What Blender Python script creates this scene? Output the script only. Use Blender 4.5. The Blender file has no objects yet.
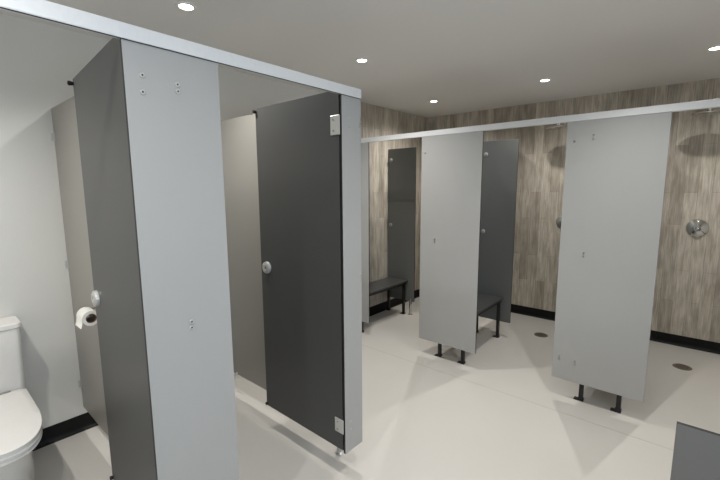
import bpy, bmesh, math, random
from mathutils import Vector, Matrix
PI = math.pi
random.seed(4)
scene = bpy.context.scene
COL = scene.collection

# ------------------------------------------------------------------ materials
def lin(c):
    return tuple(((v/255)/12.92 if v/255 <= .04045 else ((v/255+.055)/1.055)**2.4) for v in c) + (1,)

def base_mat(name, rgb, rough=.5, metal=0., spec=.5):
    m = bpy.data.materials.new(name); m.use_nodes = True
    b = m.node_tree.nodes['Principled BSDF']
    b.inputs['Base Color'].default_value = lin(rgb)
    b.inputs['Roughness'].default_value = rough
    b.inputs['Metallic'].default_value = metal
    b.inputs['Specular IOR Level'].default_value = spec
    return m, m.node_tree, b

def speckle(m, nt, b, rgb, amount=.04, scale=180, rough=None, bump=0.):
    """fine procedural mottling of a base colour"""
    n = nt.nodes.new('ShaderNodeTexNoise'); n.inputs['Scale'].default_value = scale
    n.inputs['Detail'].default_value = 3
    tc = nt.nodes.new('ShaderNodeTexCoord')
    nt.links.new(tc.outputs['Object'], n.inputs['Vector'])
    r = nt.nodes.new('ShaderNodeValToRGB')
    c = lin(rgb)
    r.color_ramp.elements[0].position = .3; r.color_ramp.elements[1].position = .7
    r.color_ramp.elements[0].color = tuple(v*(1-amount) for v in c[:3]) + (1,)
    r.color_ramp.elements[1].color = tuple(min(1, v*(1+amount)) for v in c[:3]) + (1,)
    nt.links.new(n.outputs['Fac'], r.inputs['Fac'])
    nt.links.new(r.outputs['Color'], b.inputs['Base Color'])
    if bump:
        bp = nt.nodes.new('ShaderNodeBump'); bp.inputs['Strength'].default_value = bump
        bp.inputs['Distance'].default_value = .002
        nt.links.new(n.outputs['Fac'], bp.inputs['Height']); nt.links.new(bp.outputs['Normal'], b.inputs['Normal'])
    return m

def spk(name, rgb, rough=.5, amount=.04, scale=180, metal=0., spec=.5, bump=0.):
    m, nt, b = base_mat(name, rgb, rough, metal, spec)
    return speckle(m, nt, b, rgb, amount, scale, bump=bump)

M_GREY = spk('grey_laminate', (164, 164, 162), .42, .03, 420)
M_SCREEN = spk('lit_charcoal_laminate', (106, 105, 102), .42, .05, 420, spec=.4)  # door charcoal made lighter: stronger light on the low screen put into the colour
M_CHAR = spk('charcoal_laminate', (70, 70, 69), .42, .05, 420, spec=.4)
M_PART = spk('slate_grey_laminate', (104, 106, 104), .4, .05, 420, spec=.45)
M_CORE = spk('black_core_edge', (22, 22, 22), .6, .05, 200)
M_ALU = spk('brushed_aluminium_rail', (222, 223, 223), .45, .02, 60, .1)
M_CHROME = spk('chrome', (205, 205, 203), .06, .01, 40, 1.)
M_STEEL = spk('satin_steel', (196, 196, 192), .34, .02, 90, .45)
M_ZINC = spk('zinc_screw', (168, 170, 172), .28, .02, 90, .85)
M_DIV = spk('beige_grey_laminate', (152, 149, 142), .4, .03, 420)
M_BLACK = spk('black_powder_coat', (20, 20, 20), .45, .08, 250)
M_SEAT = spk('charcoal_bench_laminate', (70, 70, 69), .4, .06, 420)
M_RUB = spk('black_rubber', (12, 12, 12), .7, .05, 300)
M_CER = spk('white_ceramic', (232, 229, 224), .12, .01, 30)
M_PAPER = spk('toilet_paper', (240, 238, 232), .95, .02, 300, bump=.2)
M_CARD = spk('cardboard_core', (120, 100, 82), .9, .05, 200)
M_WHITEPL = spk('white_plastic', (222, 220, 214), .4, .02, 200)
M_DRAIN = spk('drain_bronze', (122, 113, 102), .4, .1, 120, .4)
M_WALL = spk('white_wall_vinyl', (214, 212, 206), .5, .025, 300, bump=.06)
M_CEIL = spk('white_ceiling', (222, 220, 217), .8, .015, 250)
M_SKIRT = spk('black_cove_skirting', (10, 10, 10), .5, .1, 200, spec=.25)
M_TRIM = spk('white_lamp_trim', (225, 225, 222), .5, .02, 200)
M_GAPSHADE = spk('dark_gap_shade', (30, 30, 30), .7, .05, 200)  # dark tone standing in for the shade below the head rail

def floor_mat():
    m, nt, b = base_mat('pale_safety_vinyl', (206, 202, 195), .34)
    tc = nt.nodes.new('ShaderNodeTexCoord')
    n1 = nt.nodes.new('ShaderNodeTexNoise'); n1.inputs['Scale'].default_value = 260; n1.inputs['Detail'].default_value = 2
    n2 = nt.nodes.new('ShaderNodeTexNoise'); n2.inputs['Scale'].default_value = 1.6; n2.inputs['Detail'].default_value = 4
    for n in (n1, n2): nt.links.new(tc.outputs['Object'], n.inputs['Vector'])
    r = nt.nodes.new('ShaderNodeValToRGB'); r.color_ramp.elements[0].position = .25; r.color_ramp.elements[1].position = .75
    r.color_ramp.elements[0].color = lin((198, 194, 187)); r.color_ramp.elements[1].color = lin((212, 208, 201))
    nt.links.new(n1.outputs['Fac'], r.inputs['Fac'])
    mx = nt.nodes.new('ShaderNodeMixRGB'); mx.blend_type = 'MULTIPLY'; mx.inputs['Fac'].default_value = .1
    nt.links.new(r.outputs['Color'], mx.inputs['Color1']); nt.links.new(n2.outputs['Fac'], mx.inputs['Color2'])
    nt.links.new(mx.outputs['Color'], b.inputs['Base Color'])
    rr = nt.nodes.new('ShaderNodeMapRange'); rr.inputs['To Min'].default_value = .3; rr.inputs['To Max'].default_value = .42
    nt.links.new(n2.outputs['Fac'], rr.inputs['Value']); nt.links.new(rr.outputs['Result'], b.inputs['Roughness'])
    return m
M_FLOOR = floor_mat()
M_SEAM = spk('vinyl_weld_seam', (176, 171, 163), .5, .05, 200)

def wood_mat(name, axis):
    """vertical pale oak planks with staggered joints; axis = horizontal coordinate of the wall"""
    m, nt, b = base_mat(name, (150, 140, 125), .45)
    N, Lk = nt.nodes, nt.links
    tc = N.new('ShaderNodeTexCoord'); sp = N.new('ShaderNodeSeparateXYZ'); cb = N.new('ShaderNodeCombineXYZ')
    Lk.new(tc.outputs['Object'], sp.inputs['Vector'])
    Lk.new(sp.outputs['Z'], cb.inputs['X']); Lk.new(sp.outputs[axis], cb.inputs['Y'])
    br = N.new('ShaderNodeTexBrick')
    br.offset = .41; br.offset_frequency = 2; br.squash = 1
    br.inputs['Scale'].default_value = 1.; br.inputs['Brick Width'].default_value = .74
    br.inputs['Row Height'].default_value = .098; br.inputs['Mortar Size'].default_value = .0012
    br.inputs['Mortar Smooth'].default_value = .4; br.inputs['Bias'].default_value = 0
    br.inputs['Color1'].default_value = lin((216, 209, 197)); br.inputs['Color2'].default_value = lin((182, 174, 162))
    br.inputs['Mortar'].default_value = lin((150, 140, 127))
    Lk.new(cb.outputs['Vector'], br.inputs['Vector'])
    # long grain
    mp = N.new('ShaderNodeMapping'); mp.inputs['Scale'].default_value = (4.5, 85, 1)
    Lk.new(cb.outputs['Vector'], mp.inputs['Vector'])
    g = N.new('ShaderNodeTexNoise'); g.inputs['Scale'].default_value = 1.; g.inputs['Detail'].default_value = 6; g.inputs['Roughness'].default_value = .65
    g.inputs['Distortion'].default_value = .6
    Lk.new(mp.outputs['Vector'], g.inputs['Vector'])
    gr = N.new('ShaderNodeValToRGB'); gr.color_ramp.elements[0].position = .3; gr.color_ramp.elements[1].position = .72
    gr.color_ramp.elements[0].color = (.50, .475, .45, 1); gr.color_ramp.elements[1].color = (1.12, 1.1, 1.06, 1)
    Lk.new(g.outputs['Fac'], gr.inputs['Fac'])
    # smoky patches
    mp2 = N.new('ShaderNodeMapping'); mp2.inputs['Scale'].default_value = (3.2, 14, 1)
    Lk.new(cb.outputs['Vector'], mp2.inputs['Vector'])
    k = N.new('ShaderNodeTexNoise'); k.inputs['Scale'].default_value = 1.3; k.inputs['Detail'].default_value = 3
    Lk.new(mp2.outputs['Vector'], k.inputs['Vector'])
    kr = N.new('ShaderNodeValToRGB'); kr.color_ramp.elements[0].position = .35; kr.color_ramp.elements[1].position = .62
    kr.color_ramp.elements[0].color = (.68, .665, .63, 1); kr.color_ramp.elements[1].color = (1, 1, 1, 1)
    Lk.new(k.outputs['Fac'], kr.inputs['Fac'])
    m1 = N.new('ShaderNodeMixRGB'); m1.blend_type = 'MULTIPLY'; m1.inputs['Fac'].default_value = .8
    m2 = N.new('ShaderNodeMixRGB'); m2.blend_type = 'MULTIPLY'; m2.inputs['Fac'].default_value = .9
    Lk.new(br.outputs['Color'], m1.inputs['Color1']); Lk.new(gr.outputs['Color'], m1.inputs['Color2'])
    Lk.new(m1.outputs['Color'], m2.inputs['Color1']); Lk.new(kr.outputs['Color'], m2.inputs['Color2'])
    Lk.new(m2.outputs['Color'], b.inputs['Base Color'])
    bp = N.new('ShaderNodeBump'); bp.inputs['Strength'].default_value = .12; bp.inputs['Distance'].default_value = .002
    Lk.new(g.outputs['Fac'], bp.inputs['Height']); Lk.new(bp.outputs['Normal'], b.inputs['Normal'])
    return m
M_WOODX = wood_mat('oak_plank_back', 'X')
M_WOODY = wood_mat('oak_plank_side', 'Y')

def emit_mat(name, rgb, strength):
    m = bpy.data.materials.new(name); m.use_nodes = True; nt = m.node_tree
    nt.nodes.remove(nt.nodes['Principled BSDF'])
    e = nt.nodes.new('ShaderNodeEmission'); e.inputs['Color'].default_value = lin(rgb); e.inputs['Strength'].default_value = strength
    nt.links.new(e.outputs[0], nt.nodes['Material Output'].inputs[0])
    return m
M_LENS = emit_mat('lamp_lens', (255, 244, 224), 14)

# ------------------------------------------------------------------ mesh helpers
def link(name, bm, mats, parent=None, loc=(0, 0, 0), rotz=0., smooth=False, bevel=0.):
    bmesh.ops.recalc_face_normals(bm, faces=bm.faces)
    me = bpy.data.meshes.new(name); bm.to_mesh(me); bm.free()
    if not isinstance(mats, (list, tuple)): mats = [mats]
    for m in mats: me.materials.append(m)
    o = bpy.data.objects.new(name, me); COL.objects.link(o)
    o.location = loc; o.rotation_euler = (0, 0, rotz)
    if parent: o.parent = parent
    if smooth:
        for p in me.polygons: p.use_smooth = True
        try:
            me.set_sharp_from_angle(angle=math.radians(40))
        except Exception: pass
    if bevel:
        b = o.modifiers.new('bevel', 'BEVEL'); b.width = bevel; b.segments = 2; b.limit_method = 'ANGLE'
    return o

def box(bm, lo, hi, mi=0):
    (x0, y0, z0), (x1, y1, z1) = lo, hi
    v = [bm.verts.new(p) for p in ((x0, y0, z0), (x1, y0, z0), (x1, y1, z0), (x0, y1, z0), (x0, y0, z1), (x1, y0, z1), (x1, y1, z1), (x0, y1, z1))]
    fs = []
    for q in ((0, 3, 2, 1), (4, 5, 6, 7), (0, 1, 5, 4), (1, 2, 6, 5), (2, 3, 7, 6), (3, 0, 4, 7)):
        f = bm.faces.new([v[i] for i in q]); f.material_index = mi; fs.append(f)
    return fs

def B(*args):
    bm = bmesh.new()
    for lo, hi in args: box(bm, lo, hi)
    return bm

def panel_bm(lo, hi, axis):
    """laminate panel: faces in slot 0, the thin core edges in slot 1; axis = thickness axis"""
    bm = bmesh.new()
    for f in box(bm, lo, hi):
        f.normal_update()
        if abs(f.normal[axis]) < .5: f.material_index = 1
    return bm

def lathe(bm, prof, n=32, axis='Z', origin=(0, 0, 0), mi=0, cap=True):
    """prof: list of (r, h); revolved about axis through origin"""
    o = Vector(origin); rings = []
    def P(r, h, a):
        c, s = r*math.cos(a), r*math.sin(a)
        return o + (Vector((c, s, h)) if axis == 'Z' else Vector((h, c, s)) if axis == 'X' else Vector((s, h, c)))
    for r, h in prof:
        if r < 1e-6: rings.append([bm.verts.new(P(0, h, 0))])
        else: rings.append([bm.verts.new(P(r, h, 2*PI*i/n)) for i in range(n)])
    for a, b in zip(rings, rings[1:]):
        for i in range(n):
            j = (i+1) % n
            vs = [a[i % len(a)], a[j % len(a)], b[j % len(b)], b[i % len(b)]]
            u = []
            for v in vs:
                if v not in u: u.append(v)
            if len(u) >= 3:
                f = bm.faces.new(u); f.material_index = mi
    if cap:
        for rg in (rings[0], rings[-1]):
            if len(rg) > 2:
                f = bm.faces.new(rg); f.material_index = mi

def tube(bm, pts, r, n=14, mi=0):
    pts = [Vector(p) for p in pts]; rings = []
    for i, p in enumerate(pts):
        d = (pts[min(i+1, len(pts)-1)] - pts[max(i-1, 0)]).normalized()
        up = Vector((0, 0, 1)) if abs(d.z) < .95 else Vector((1, 0, 0))
        s = d.cross(up).normalized(); t = d.cross(s)
        rings.append([bm.verts.new(p + r*(math.cos(2*PI*k/n)*s + math.sin(2*PI*k/n)*t)) for k in range(n)])
    for a, b in zip(rings, rings[1:]):
        for k in range(n): bm.faces.new([a[k], a[(k+1) % n], b[(k+1) % n], b[k]]).material_index = mi
    bm.faces.new(rings[0]).material_index = mi; bm.faces.new(rings[-1]).material_index = mi

def loft(bm, rings, mi=0, cap0=True, cap1=True):
    R = [[bm.verts.new(p) for p in r] for r in rings]; n = len(R[0])
    for a, b in zip(R, R[1:]):
        for k in range(n): bm.faces.new([a[k], a[(k+1) % n], b[(k+1) % n], b[k]]).material_index = mi
    if cap0: bm.faces.new(R[0]).material_index = mi
    if cap1: bm.faces.new(R[-1]).material_index = mi

def empty(name, label, cat, loc=(0, 0, 0), group=None, rotz=0.):
    o = bpy.data.objects.new(name, None); COL.objects.link(o); o.empty_display_size = .1
    o.location = loc; o.rotation_euler = (0, 0, rotz)
    return tag(o, label, cat, group)

def tag(o, label, cat, group=None):
    o['label'] = label; o['category'] = cat
    if group: o['group'] = group
    return o

def struct(name, bm, mats, **k):
    o = link(name, bm, mats, **k); o['kind'] = 'structure'; return o

def copy_tree(o, parent=None):
    c = o.copy(); COL.objects.link(c)
    if parent: c.parent = parent
    for ch in list(o.children): copy_tree(ch, c)
    return c

# ------------------------------------------------------------------ measures (metres)
XL, XR = -2.904, 1.20          # left wall, right wall
YN, YB = -1.35, 4.780          # wall behind the viewer, shower back wall
H = 2.48
TX = -1.295                    # toilet front line
SY = 2.995                     # shower front line
RT, RB = 2.0225, 1.978         # head rail top and bottom
ZB = .15                       # gap under the panels
TH = .013                      # panel thickness
WOOD_Y = 2.93                  # where the side wall turns from white to planks

# ------------------------------------------------------------------ room shell
struct('floor', B(((XL-.1, YN-.1, -.1), (XR+.1, YB+.1, 0))), M_FLOOR)
struct('ceiling', B(((XL-.1, YN-.1, H), (XR+.1, YB+.1, H+.1))), M_CEIL)
struct('wall_back', B(((XL-.1, YB, 0), (XR+.1, YB+.1, H))), M_WOODX)
bm = bmesh.new()
box(bm, (XL-.1, YN-.1, 0), (XL, WOOD_Y, H), 0); box(bm, (XL-.1, WOOD_Y, 0), (XL, YB, H), 1)
struct('wall_left', bm, [M_WALL, M_WOODY])
struct('wall_front', B(((XL, YN-.1, 0), (XR+.1, YN, H))), M_WALL)
# right wall with a high window
WY0, WY1, WZ0, WZ1 = -.75, 1.05, 1.05, 2.1
bm = bmesh.new()
box(bm, (XR, YN, 0), (XR+.1, YB, WZ0)); box(bm, (XR, YN, WZ1), (XR+.1, YB, H))
box(bm, (XR, YN, WZ0), (XR+.1, WY0, WZ1)); box(bm, (XR, WY1, WZ0), (XR+.1, YB, WZ1))
struct('wall_right', bm, M_WALL)
bm = bmesh.new()
for lo, hi in (((XR+.02, WY0, WZ0), (XR+.09, WY0+.05, WZ1)), ((XR+.02, WY1-.05, WZ0), (XR+.09, WY1, WZ1)),
               ((XR+.02, WY0+.05, WZ0), (XR+.09, WY1-.05, WZ0+.05)), ((XR+.02, WY0+.05, WZ1-.05), (XR+.09, WY1-.05, WZ1)),
               ((XR+.03, .13, WZ0+.05), (XR+.08, .17, WZ1-.05))): box(bm, lo, hi)
struct('window_1', bm, M_WHITEPL)

def skirt(name, a, b, n, h=.1):
    """coved skirting along the floor from a to b; n = inward normal"""
    prof = [(0, 0), (.032, 0), (.02, .003), (.0105, .011), (.006, .024), (.005, h-.003), (.003, h), (0, h)]
    bm = bmesh.new()
    rings = [[Vector((p[0]+n[0]*d, p[1]+n[1]*d, z)) for d, z in prof] for p in (a, b)]
    loft(bm, rings)
    return struct(name, bm, M_SKIRT)
skirt('baseboard_back', (XL, YB), (XR, YB), (0, -1))
skirt('baseboard_left', (XL, YN), (XL, YB-.006), (1, 0))
skirt('baseboard_right', (XR, YN), (XR, YB-.006), (-1, 0))
# welded joint of the two vinyl sheets, running across the room
struct('trim_1', B(((XL+.03, 2.797, 0), (XR-.03, 2.801, .0006))), M_SEAM)

# ------------------------------------------------------------------ small hardware builders
def screw_bm(axis, r=.0065, d=.004):
    bm = bmesh.new()
    lathe(bm, [(r, 0), (r, d*.5), (r*.8, d), (r*.38, d), (r*.36, d*.7)], 16, axis, cap=False)
    lathe(bm, [(r*.45, d*.7), (0, d*.7)], 16, axis, mi=1, cap=False)
    return bm
def screws(parent, pts, axis, sign=1, mat=None, r=.0075, origin=Vector((0, 0, 0))):
    first = None
    for p in pts:
        if first is None:
            bm = screw_bm(axis, r)
            if sign < 0: bmesh.ops.scale(bm, vec=Vector([-1 if 'XYZ'[i] == axis else 1 for i in range(3)]), verts=bm.verts)
            o = link('screw', bm, [mat or M_STEEL, M_BLACK], parent, smooth=True); first = o
        else:
            o = first.copy(); COL.objects.link(o); o.parent = parent
        o.location = Vector(p) - origin

def pfeet(parent, pts, mat=M_STEEL, top=ZB+.03):
    for x, y in pts:
        bm = bmesh.new()
        lathe(bm, [(.024, 0), (.024, .006), (.015, .012), (.015, top-.012), (.013, top)], 20)
        link('foot', bm, mat, parent, (x, y, 0), smooth=True)

# ------------------------------------------------------------------ toilet cubicles
# head rail along the toilet fronts
def rail(name, lo, hi, axis, label, face):
    e = empty(name, label, 'rail', lo)
    bm = bmesh.new(); lo = Vector(lo); hi = Vector(hi)
    box(bm, (0, 0, 0), hi-lo)
    o = link('rail_profile', bm, M_ALU, e, bevel=.003)
    return e
r = rail('head_rail', (TX-.014, YN+.002, RB), (TX+.005, 1.515, RT), 'Y',
     'silver aluminium head rail running across the tops of the toilet cubicles at left', 1)
bm = B(((.0145, .002, -.002), (.0175, 2.86, 0)))
link('shadow_strip', bm, M_GAPSHADE, r)  # thin dark strip that paints the shadow line under the rail

# broad pilaster between the two toilet doors
P0, P1 = .4545, .7551
p = empty('cubicle_pilaster', 'broad pale grey pilaster between the two open toilet doors, nearest the viewer', 'panel', (TX, (P0+P1)/2, 0))
O = p.location.copy()
link('panel', panel_bm((-TH, P0-O.y, ZB), (0, P1-O.y, RB), 0), [M_GREY, M_CORE], p, bevel=.001)
screws(p, [(TX, .504, 1.886), (TX, .502, 1.837), (TX, .609, 1.878), (TX, .609, 1.857), (TX, .604, 1.09), (TX, .603, 1.069), (TX, .505, .32), (TX, .505, .27), (TX, .604, .31), (TX, .604, .29)], 'X', r=.0085, origin=O)

# narrow pilaster that ends the toilet row
Y0, Y1 = 1.376, 1.514
p = empty('cubicle_pilaster', 'narrow grey end pilaster at the far end of the toilet row, beside the charcoal door', 'panel', (TX, (Y0+Y1)/2, 0))
O = p.location.copy()
link('panel', panel_bm((-TH, Y0-O.y, ZB), (0, Y1-O.y, RB), 0), [M_GREY, M_CORE], p, bevel=.001)
screws(p, [(TX, 1.424, 1.881), (TX, 1.423, 1.832), (TX, 1.418, .319), (TX, 1.418, .271), (TX, 1.506, 1.868), (TX, 1.506, 1.846), (TX, 1.506, 1.1), (TX, 1.506, 1.078)], 'X', r=.0065, origin=O)

# divider walls between and after the cubicles
D1Y = .612
e = empty('cubicle_divider', 'beige grey divider panel behind the open toilet door at left, carrying the paper roll', 'panel', (XL, D1Y, 0))
link('panel', panel_bm((.004, 0, ZB), (TX-TH-XL-.001, TH, 2.012), 1), [M_DIV, M_DIV], e, bevel=.001)
for z in (1.85, 1.09, .31):
    bm = bmesh.new(); box(bm, (.0005, -.014, -.022), (.006, -.0005, .022)); box(bm, (.0005, -.004, -.022), (.03, -.0005, .022))
    link('wall_bracket', bm, M_STEEL, e, (0, 0, z), bevel=.001)
EY = 1.501
e = empty('cubicle_divider', 'beige grey end divider seen past the free edge of the lone round-knob charcoal door', 'panel', (XL, EY, 0))
link('panel', panel_bm((.004, 0, ZB), (TX-TH-XL-.001, TH, 2.012), 1), [M_DIV, M_DIV], e, bevel=.001)
pfeet(e, [(TX-XL-.175, TH/2)])
bm = bmesh.new(); tube(bm, [(.43, -.012, .128), (.382, -.012, .122), (.37, -.012, .135), (.375, -.012, .156), (.395, -.012, .17)], .006)
link('edge_clip', bm, M_WHITEPL, e, smooth=True)

# doors (hinge line at the empty; the leaf runs along -X when swung open)
def toilet_door(label, y, ang, w, plates):
    d = empty('cubicle_door', label, 'door', (TX-.018, y, 0), rotz=ang)
    link('door_leaf', panel_bm((-w, -TH/2, .166), (.003, TH/2, 2.002), 1), [M_CHAR, M_CORE], d, bevel=.001)
    # thumb turn
    bm = bmesh.new()
    lathe(bm, [(0, -.016), (.013, -.016), (.015, -.019), (.026, -.019), (.034, -.014), (.036, -.006), (.036, 0)], 32, 'Y')
    k = link('lock_knob', bm, M_STEEL, d, (-w+.064, -TH/2, 1.074), smooth=True)
    bm = bmesh.new(); lathe(bm, [(0, -.0195), (.009, -.019), (.01, -.0155)], 18, 'Y')
    link('indicator', bm, M_CHROME, k, smooth=True)
    bm = bmesh.new(); lathe(bm, [(.026, 0), (.03, .012), (.012, .03), (0, .032)], 24, 'Y')
    link('thumb_turn', bm, M_STEEL, d, (-w+.048, TH/2, 1.075), smooth=True)
    # rubber buffer on the free top corner
    bm = bmesh.new(); lathe(bm, [(.008, -.02), (.010, -.014), (.007, 0), (.005, .004)], 16, 'Y')
    link('rubber_buffer', bm, M_RUB, d, (-w+.008, -TH/2, 1.982), smooth=True)
    bm = bmesh.new(); lathe(bm, [(.008, -.012), (.01, -.008), (.008, .002)], 16, 'Y')
    link('corner_stop', bm, M_RUB, d, (-w+.008, -TH/2, .18), smooth=True)
    sgn = -1 if plates else 1
    for z, h in ((1.841, .092), (.302, .078)):
        bm = bmesh.new(); ya = sgn*(TH/2+.0005); yb = sgn*(TH/2+.006)
        box(bm, (-.050, min(ya, yb), -h/2), (.012 if plates else .001, max(ya, yb), h/2))
        hp = link('hinge_plate', bm, M_STEEL, d, (0, 0, z), bevel=.004)
        for zz in (-.28*h, .28*h):
            s = link('screw', screw_bm('Y', .006, .003), [M_ZINC, M_BLACK], hp, (-.028, sgn*(TH/2+.006), zz), smooth=True)
            if sgn < 0: s.scale = (1, -1, 1)
    return d
toilet_door('charcoal toilet door standing open beside the white toilet, seen edge-on at left', P0+.009, -.074, .703, False)
toilet_door('charcoal toilet door with round lock and pale corner hinges, open beside the narrow end pilaster', Y0+.003, -.010, .673, True)

# toilet roll and holder on the divider
RX, RY, RZ = -2.315, .55, .915
hd = empty('roll_holder', 'chrome toilet roll holder on the beige divider behind the open door', 'holder', (RX, D1Y, RZ))
bm = bmesh.new(); lathe(bm, [(.024, -.001), (.024, -.006), (.02, -.009), (0, -.009)], 24, 'Y'); link('wall_plate', bm, M_CHROME, hd, (-.085, 0, .0), smooth=True)
bm = bmesh.new(); tube(bm, [(-.085, -.006, 0), (-.085, RY-D1Y+.014, 0), (-.081, RY-D1Y+.004, 0), (-.073, RY-D1Y, 0), (.058, RY-D1Y, 0)], .0065); link('arm', bm, M_CHROME, hd, smooth=True)
rl = empty('toilet_roll', 'white toilet paper roll with loose sheet on chrome holder behind the open door', 'toilet paper', (RX, RY, RZ-.0148))
bm = bmesh.new(); lathe(bm, [(.024, -.05), (.038, -.05), (.038, .05), (.024, .05), (.024, -.05)], 36, 'X', cap=False)
link('paper', bm, M_PAPER, rl, smooth=True)
bm = bmesh.new(); lathe(bm, [(.0215, -.0495), (.0235, -.0495), (.0235, .0495), (.0215, .0495), (.0215, -.0495)], 28, 'X', cap=False)
link('cardboard_core', bm, M_CARD, rl, smooth=True)
# the loose sheet leaves the roll at the front and hangs
bm = bmesh.new(); prof = []
for i in range(11):
    a = math.radians(70+ i*11); prof.append((.0515*math.cos(a), .0515*math.sin(a)))
prof = [(-.0395*math.sin(t), .0395*math.cos(t)) for t in [i*PI/2/10 for i in range(11)]] + [(-.041, -.012), (-.044, -.026), (-.050, -.040)]
inner = [(y*.985+.0003, z*.985) for y, z in prof]
ring = lambda x: [Vector((x + (.006 if i > 10 else 0)*(i-10)*.6, y, z)) for i, (y, z) in enumerate(prof)] + [Vector((x + (.006 if (len(inner)-1-i) > 10 else 0)*(len(inner)-11-i)*.6, y, z)) for i, (y, z) in enumerate(inner[::-1])]
loft(bm, [ring(-.05), ring(.05)])
link('loose_sheet', bm, M_PAPER, rl, smooth=True)

# toilet: close coupled, back to the left wall
def dshape(length, w, z, x0=0., n=40, back=.02, e=2.4):
    """D outline: straight back at x0, rounded nose at length; w = half width"""
    pts = []; s = length*.48
    for i in range(n):
        t = -PI/2 + PI*i/(n-1)
        c, sn = math.cos(t), math.sin(t)
        pts.append(Vector((x0+s+(length-s)*math.copysign(abs(c)**(2/e), c), w*math.copysign(abs(sn)**(2/e), sn), z)))
    pts += [Vector((x0+back, w, z)), Vector((x0, w-back, z)), Vector((x0, -w+back, z)), Vector((x0+back, -w, z))]
    return pts
t = empty('toilet', 'white close-coupled toilet with closed lid against the white wall at left', 'toilet', (XL+.005, .162, 0))
bm = bmesh.new()
loft(bm, [dshape(.50, .149, 0), dshape(.51, .151, .05), dshape(.525, .153, .2), dshape(.56, .158, .29), dshape(.615, .164, .36), dshape(.645, .167, .40), dshape(.645, .167, .427)])
o = link('bowl', bm, M_CER, t, smooth=True); o.scale = (.985, .94, 1); o.location.z = -.008
bm = bmesh.new()
loft(bm, [dshape(.650, .168, .428, .19, back=.03), dshape(.656, .171, .432, .173, back=.03), dshape(.656, .171, .445, .173, back=.03), dshape(.652, .169, .478, .19, back=.03)])
o = link('seat', bm, M_CER, t, smooth=True); o.scale = (.985, .94, 1); o.location.z = -.008
bm = bmesh.new()
loft(bm, [dshape(.652, .169, .452, .19, back=.03), dshape(.659, .173, .457, .171, back=.03), dshape(.659, .173, .472, .171, back=.03), dshape(.65, .167, .478, .19, back=.03), dshape(.61, .14, .481, .22, back=.03)])
o = link('lid', bm, M_CER, t, smooth=True); o.scale = (.985, .94, 1); o.location.z = -.008
bm = bmesh.new()
def rrect(x0, x1, w, z, r, n=6):
    pts = []
    for cx, cy, a0 in ((x1-r, w-r, 0), (x0+r, w-r, PI/2), (x0+r, -w+r, PI), (x1-r, -w+r, 1.5*PI)):
        for i in range(n+1):
            a = a0+PI/2*i/n; pts.append(Vector((cx+r*math.cos(a), cy+r*math.sin(a), z)))
    return pts
loft(bm, [rrect(0, .158, .166, .428, .03), rrect(0, .16, .17, .45, .03), rrect(0, .165, .176, .80, .03)])
cs = link('cistern', bm, M_CER, t, smooth=True)
bm = bmesh.new()
loft(bm, [rrect(0, .166, .178, .801, .03), rrect(0, .172, .184, .806, .032), rrect(0, .172, .184, .826, .032), rrect(0, .166, .178, .833, .03)])
cl = link('cistern_lid', bm, M_CER, t, smooth=True)
bm = bmesh.new(); lathe(bm, [(.024, .833), (.024, .837), (.021, .839), (0, .839)], 24); link('flush_button', bm, M_CHROME, cl, (.085, 0, 0), smooth=True)
for y in (-.07, .07):
    bm = bmesh.new(); lathe(bm, [(.014, -.03), (.014, .03)], 16, 'Y'); link('lid_hinge', bm, M_CHROME, t, (.185, y, .462), smooth=True)

# ------------------------------------------------------------------ shower cubicles
r = rail('head_rail', (XL+.002, SY-.005, RB), (XR-.002, SY+.026, RT), 'X',
     'silver aluminium head rail running across the tops of the shower cubicles at the back', -1)
def pil(x0, x1, label, scr, feet=()):
    p = empty('cubicle_pilaster', label, 'panel', ((x0+x1)/2, SY, 0)); O = p.location.copy()
    link('panel', panel_bm((x0-O.x, 0, ZB), (x1-O.x, TH, RB), 1), [M_GREY, M_CORE], p, bevel=.001)
    if scr: screws(p, [(x, SY, z) for x, z in scr], 'Y', -1, M_ZINC, r=.007, origin=O)
    return p
D1X, D2X = -1.722, -.566
pil(XL+.002, -2.465, 'slim grey shower panel by the left wall, mostly hidden behind the toilet end pilaster', [])
pil(-1.8625, -1.308, 'middle grey shower panel left of the charcoal bench and dark partition', [(-1.824, 1.838), (D1X+.006, 1.092), (D1X+.006, 1.07)])
pil(-.711, -.154, 'large grey shower panel at right, between the two floor drains', [(-.662, 1.846), (-.551, 1.879), (-.551, 1.853), (-.559, 1.092), (-.559, 1.068), (-.668, .318), (-.668, .298), (-.566, .306), (-.566, .284)])
def sdiv(x, label):
    e = empty('shower_divider', label, 'panel', (x, SY+TH, 0))
    link('panel', panel_bm((0, .001, ZB), (TH, YB-SY-TH-.004, 2.0), 0), [M_GREY, M_CORE], e, bevel=.001)
sdiv(D1X, 'grey dividing panel running back from the middle shower panel to the plank wall')
sdiv(D2X, 'grey dividing panel running back from the large right shower panel to the plank wall')

# charcoal partitions between bench and shower
PY = 3.90
def partition(x0, x1, label, leg):
    e = empty('shower_partition', label, 'panel', (x0, PY, 0))
    link('panel', panel_bm((0, 0, .16), (x1-x0, TH, 2.0), 1), [M_PART, M_CORE], e, bevel=.001)
    for z in (1.868, 1.083):
        bm = bmesh.new(); lathe(bm, [(.021, 0), (.021, -.011), (.016, -.015), (0, -.015)], 20, 'Y')
        link('clip', bm, M_DIV, e, (.045, 0, z), smooth=True)
    if leg:
        bm = bmesh.new(); lathe(bm, [(.026, 0), (.026, .006), (.016, .01), (.016, .2), (.012, .208), (0, .21)], 20)
        link('support_leg', bm, M_CHROME, e, (x1-x0-.038, -.017, 0), smooth=True)
partition(XL+.003, -2.503, 'charcoal shower partition fixed to the left plank wall behind the left bench', True)
partition(D1X+TH+.001, -1.345, 'charcoal shower partition right of the middle grey panel, behind its bench', False)

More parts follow.
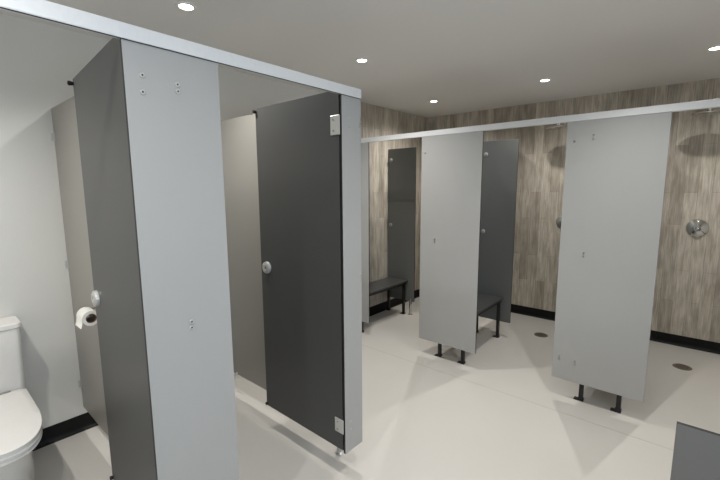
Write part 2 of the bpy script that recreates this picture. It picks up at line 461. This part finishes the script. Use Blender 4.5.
# changing benches
def bench(x0, x1, label):
    y0, y1 = SY+TH+.012, PY-.012
    e = empty('changing_bench', label, 'bench', ((x0+x1)/2, (y0+y1)/2, 0), 'charcoal changing benches in the shower cubicles')
    hx, hy = (x1-x0)/2, (y1-y0)/2
    link('seat', B(((-hx, -hy, .403), (hx, hy, .42))), M_SEAT, e, bevel=.002)
    bm = bmesh.new()
    for s in (-1, 1):
        xa = s*(hx-.03); box(bm, (xa-.014, -hy+.015, .372), (xa+.014, hy-.015, .402))
        ya = s*(hy-.04); box(bm, (-hx+.045, ya-.014, .372), (hx-.045, ya+.014, .402))
    link('seat_frame', bm, M_BLACK, e)
    for sx in (-1, 1):
        for sy in (-1, 1):
            bm = bmesh.new(); box(bm, (-.014, -.014, .012), (.014, .014, .371))
            l = link('leg', bm, M_BLACK, e, (sx*(hx-.03), sy*(hy-.04), 0), bevel=.002)
            bm = bmesh.new(); box(bm, (-.045, -.02, .001), (.018, .02, .008)); box(bm, (-.02, -.018, .008), (.018, .018, .02))
            link('foot_plate', bm, M_BLACK, l, bevel=.002)
bench(XL+.03, -2.588, 'low charcoal bench along the left plank wall, in the far left cubicle')
bench(D1X+TH+.002, -1.418, 'low charcoal bench behind the middle grey panel, in front of its dark partition')
bench(D2X+TH+.002, -.262, 'low charcoal bench behind the large right panel, only its front legs showing')

# floor drains
def drain(x, y, label):
    e = empty('floor_drain', label, 'drain', (x, y, 0), 'round shower floor drains')
    bm = bmesh.new(); lathe(bm, [(.066, .0), (.066, .003), (.062, .0045), (.05, .0045), (.049, .002), (.049, 0)], 36, cap=False)
    link('rim', bm, M_DRAIN, e, smooth=True)
    bm = bmesh.new()
    lathe(bm, [(.0488, .0005), (.0488, .0025), (0, .0025)], 36)
    for k in range(-3, 4):
        w = math.sqrt(max(0, .045**2-(k*.013)**2)); box(bm, (-w, k*.013-.0025, .0025), (w, k*.013+.0025, .0042))
    link('grate', bm, M_DRAIN, e)
drain(-1.122, 4.201, 'round bronze floor drain in the middle shower, left of the large panel')
drain(.024, 4.206, 'round bronze floor drain in the right shower, right of the large panel')

# mixer valves on the plank wall
def valve(x, z, label, mat, group='shower mixers on the plank wall'):
    e = empty('shower_mixer', label, 'shower valve', (x, YB, z), group)
    bm = bmesh.new(); lathe(bm, [(.083, 0), (.083, -.006), (.078, -.012), (.05, -.02), (.034, -.026), (.034, -.028)], 40, 'Y')
    link('cover_plate', bm, mat, e, smooth=True)
    bm = bmesh.new(); lathe(bm, [(.032, -.028), (.036, -.034), (.034, -.058), (.026, -.062), (.024, -.059), (.016, -.059), (.012, -.064), (0, -.066)], 32, 'Y')
    k = link('knob', bm, mat, e, smooth=True)
valve(.024, 1.153, 'round chrome shower mixer on the plank wall at far right', M_CHROME)
valve(-1.108, 1.148, 'round chrome shower mixer peeking out left of the large right panel', M_CHROME)

# rain shower heads on wall arms
def head(x, label):
    e = empty('overhead_shower', label, 'shower', (x, 4.36, 2.122), 'rain shower heads')
    bm = bmesh.new(); lathe(bm, [(0, .0), (.112, 0), (.12, .004), (.12, .009), (.09, .014), (.03, .02), (0, .021)], 44)
    link('rose', bm, M_CHROME, e, smooth=True)
    bm = bmesh.new(); lathe(bm, [(.014, .02), (.02, .028), (.02, .042), (.013, .055)], 22); link('swivel_joint', bm, M_CHROME, e, smooth=True)
    bm = bmesh.new(); tube(bm, [(0, 0, .05), (0, .004, .066), (0, .02, .078), (0, .06, .086), (0, YB-4.36-.004, .135)], .0105); link('arm', bm, M_CHROME, e, smooth=True)
    bm = bmesh.new(); lathe(bm, [(.03, 0), (.03, -.006), (.012, -.014)], 24, 'Y'); link('wall_flange', bm, M_CHROME, e, (0, YB-4.36, .135), smooth=True)
head(.020, 'round chrome rain shower head under the rail at the far right')
head(-1.112, 'round chrome rain shower head half hidden by the large right panel')

# ------------------------------------------------------------------ low screen at lower right
e = empty('low_screen', 'low charcoal screen panel cut off by the bottom right corner of the photo', 'panel', (.009, 1.322, 0))
link('panel', panel_bm((0, 0, .0), (XR-.009-.004, TH, .9), 1), [M_SCREEN, M_CORE], e, bevel=.001)

# ------------------------------------------------------------------ ceiling downlights
def downlight(x, y, label, power, parts=True, col=(1, .98, .95), cone=146, soft=.028):
    e = empty('downlight', label, 'light', (x, y, H), 'round recessed ceiling downlights')
    bm = bmesh.new(); lathe(bm, [(.034, -.001), (.036, -.006), (.048, -.005), (.051, -.0005)], 36, cap=False); link('trim_ring', bm, M_TRIM, e, smooth=True)
    bm = bmesh.new(); lathe(bm, [(.034, -.0045), (.034, -.001)], 32); link('lens', bm, M_LENS, e)
    l = bpy.data.lights.new('lamp', 'SPOT'); l.energy = power; l.color = col; l.shadow_soft_size = soft
    l.spot_size = math.radians(cone); l.spot_blend = 1.
    o = bpy.data.objects.new('lamp', l); COL.objects.link(o); o.parent = e; o.location = (0, 0, -.045)
PW = 95
downlight(-2.284, 3.905, 'ceiling downlight over the far left shower, above the middle grey panel', PW*.62, cone=160, soft=.018)
downlight(-1.112, 3.815, 'ceiling downlight over the middle shower, above the plank wall centre', PW*.62, cone=160, soft=.018)
downlight(.010, 3.730, 'ceiling downlight cut by the right edge of the photo', PW*.62, cone=160, soft=.018)
downlight(-1.967, 2.316, 'ceiling downlight just right of the toilet rail end', PW*.75, soft=.018)
downlight(-.31, 2.32, 'ceiling downlight in front of the large right shower panel, just above the picture', PW*.6, cone=130, soft=.018)
downlight(-2.084, 1.053, 'ceiling downlight above the broad toilet pilaster, nearest at upper left', PW*.6)
downlight(-2.05, -.17, 'ceiling downlight over the left toilet, outside the picture', PW*.74)
downlight(-.86, -.17, 'ceiling downlight over the aisle near the viewer, outside the picture', PW*.55, soft=.018)
downlight(-.35, 1.05, 'ceiling downlight over the aisle in front of the viewer, above the picture', PW*.45)

# daylight through the window
w = bpy.data.worlds.new('sky'); scene.world = w; w.use_nodes = True
bg = w.node_tree.nodes['Background']; bg.inputs['Color'].default_value = (.62, .76, 1, 1); bg.inputs['Strength'].default_value = 1.0
l = bpy.data.lights.new('window_daylight', 'AREA'); l.shape = 'RECTANGLE'; l.size = WY1-WY0; l.size_y = WZ1-WZ0; l.energy = 52; l.color = (.70, .84, 1)
o = bpy.data.objects.new('window_daylight', l); COL.objects.link(o); o.location = (XR+.16, (WY0+WY1)/2, (WZ0+WZ1)/2); o.rotation_euler = (0, PI/2, 0)

# ------------------------------------------------------------------ camera
yaw, pitch, roll, F = .7113, -.1355, -.0056, 389.8
fwd = Vector((-math.sin(yaw)*math.cos(pitch), math.cos(yaw)*math.cos(pitch), math.sin(pitch)))
rt = Vector((math.cos(yaw), math.sin(yaw), 0)); up = rt.cross(fwd)
r2 = rt*math.cos(roll)+up*math.sin(roll); u2 = up*math.cos(roll)-rt*math.sin(roll)
cd = bpy.data.cameras.new('camera'); cam = bpy.data.objects.new('camera', cd); COL.objects.link(cam)
cd.sensor_width = 36; cd.sensor_fit = 'HORIZONTAL'; cd.lens = F/720*36; cd.clip_start = .02
m = Matrix((r2, u2, -fwd)).transposed().to_4x4(); m.translation = (0, 0, 1.55); cam.matrix_world = m
scene.camera = cam
scene.view_settings.view_transform = 'Standard'; scene.view_settings.look = 'None'
scene.view_settings.gamma = 1; scene.view_settings.exposure = 0; scene.view_settings.use_curve_mapping = False
scene.cycles.max_bounces = 10; scene.cycles.diffuse_bounces = 6
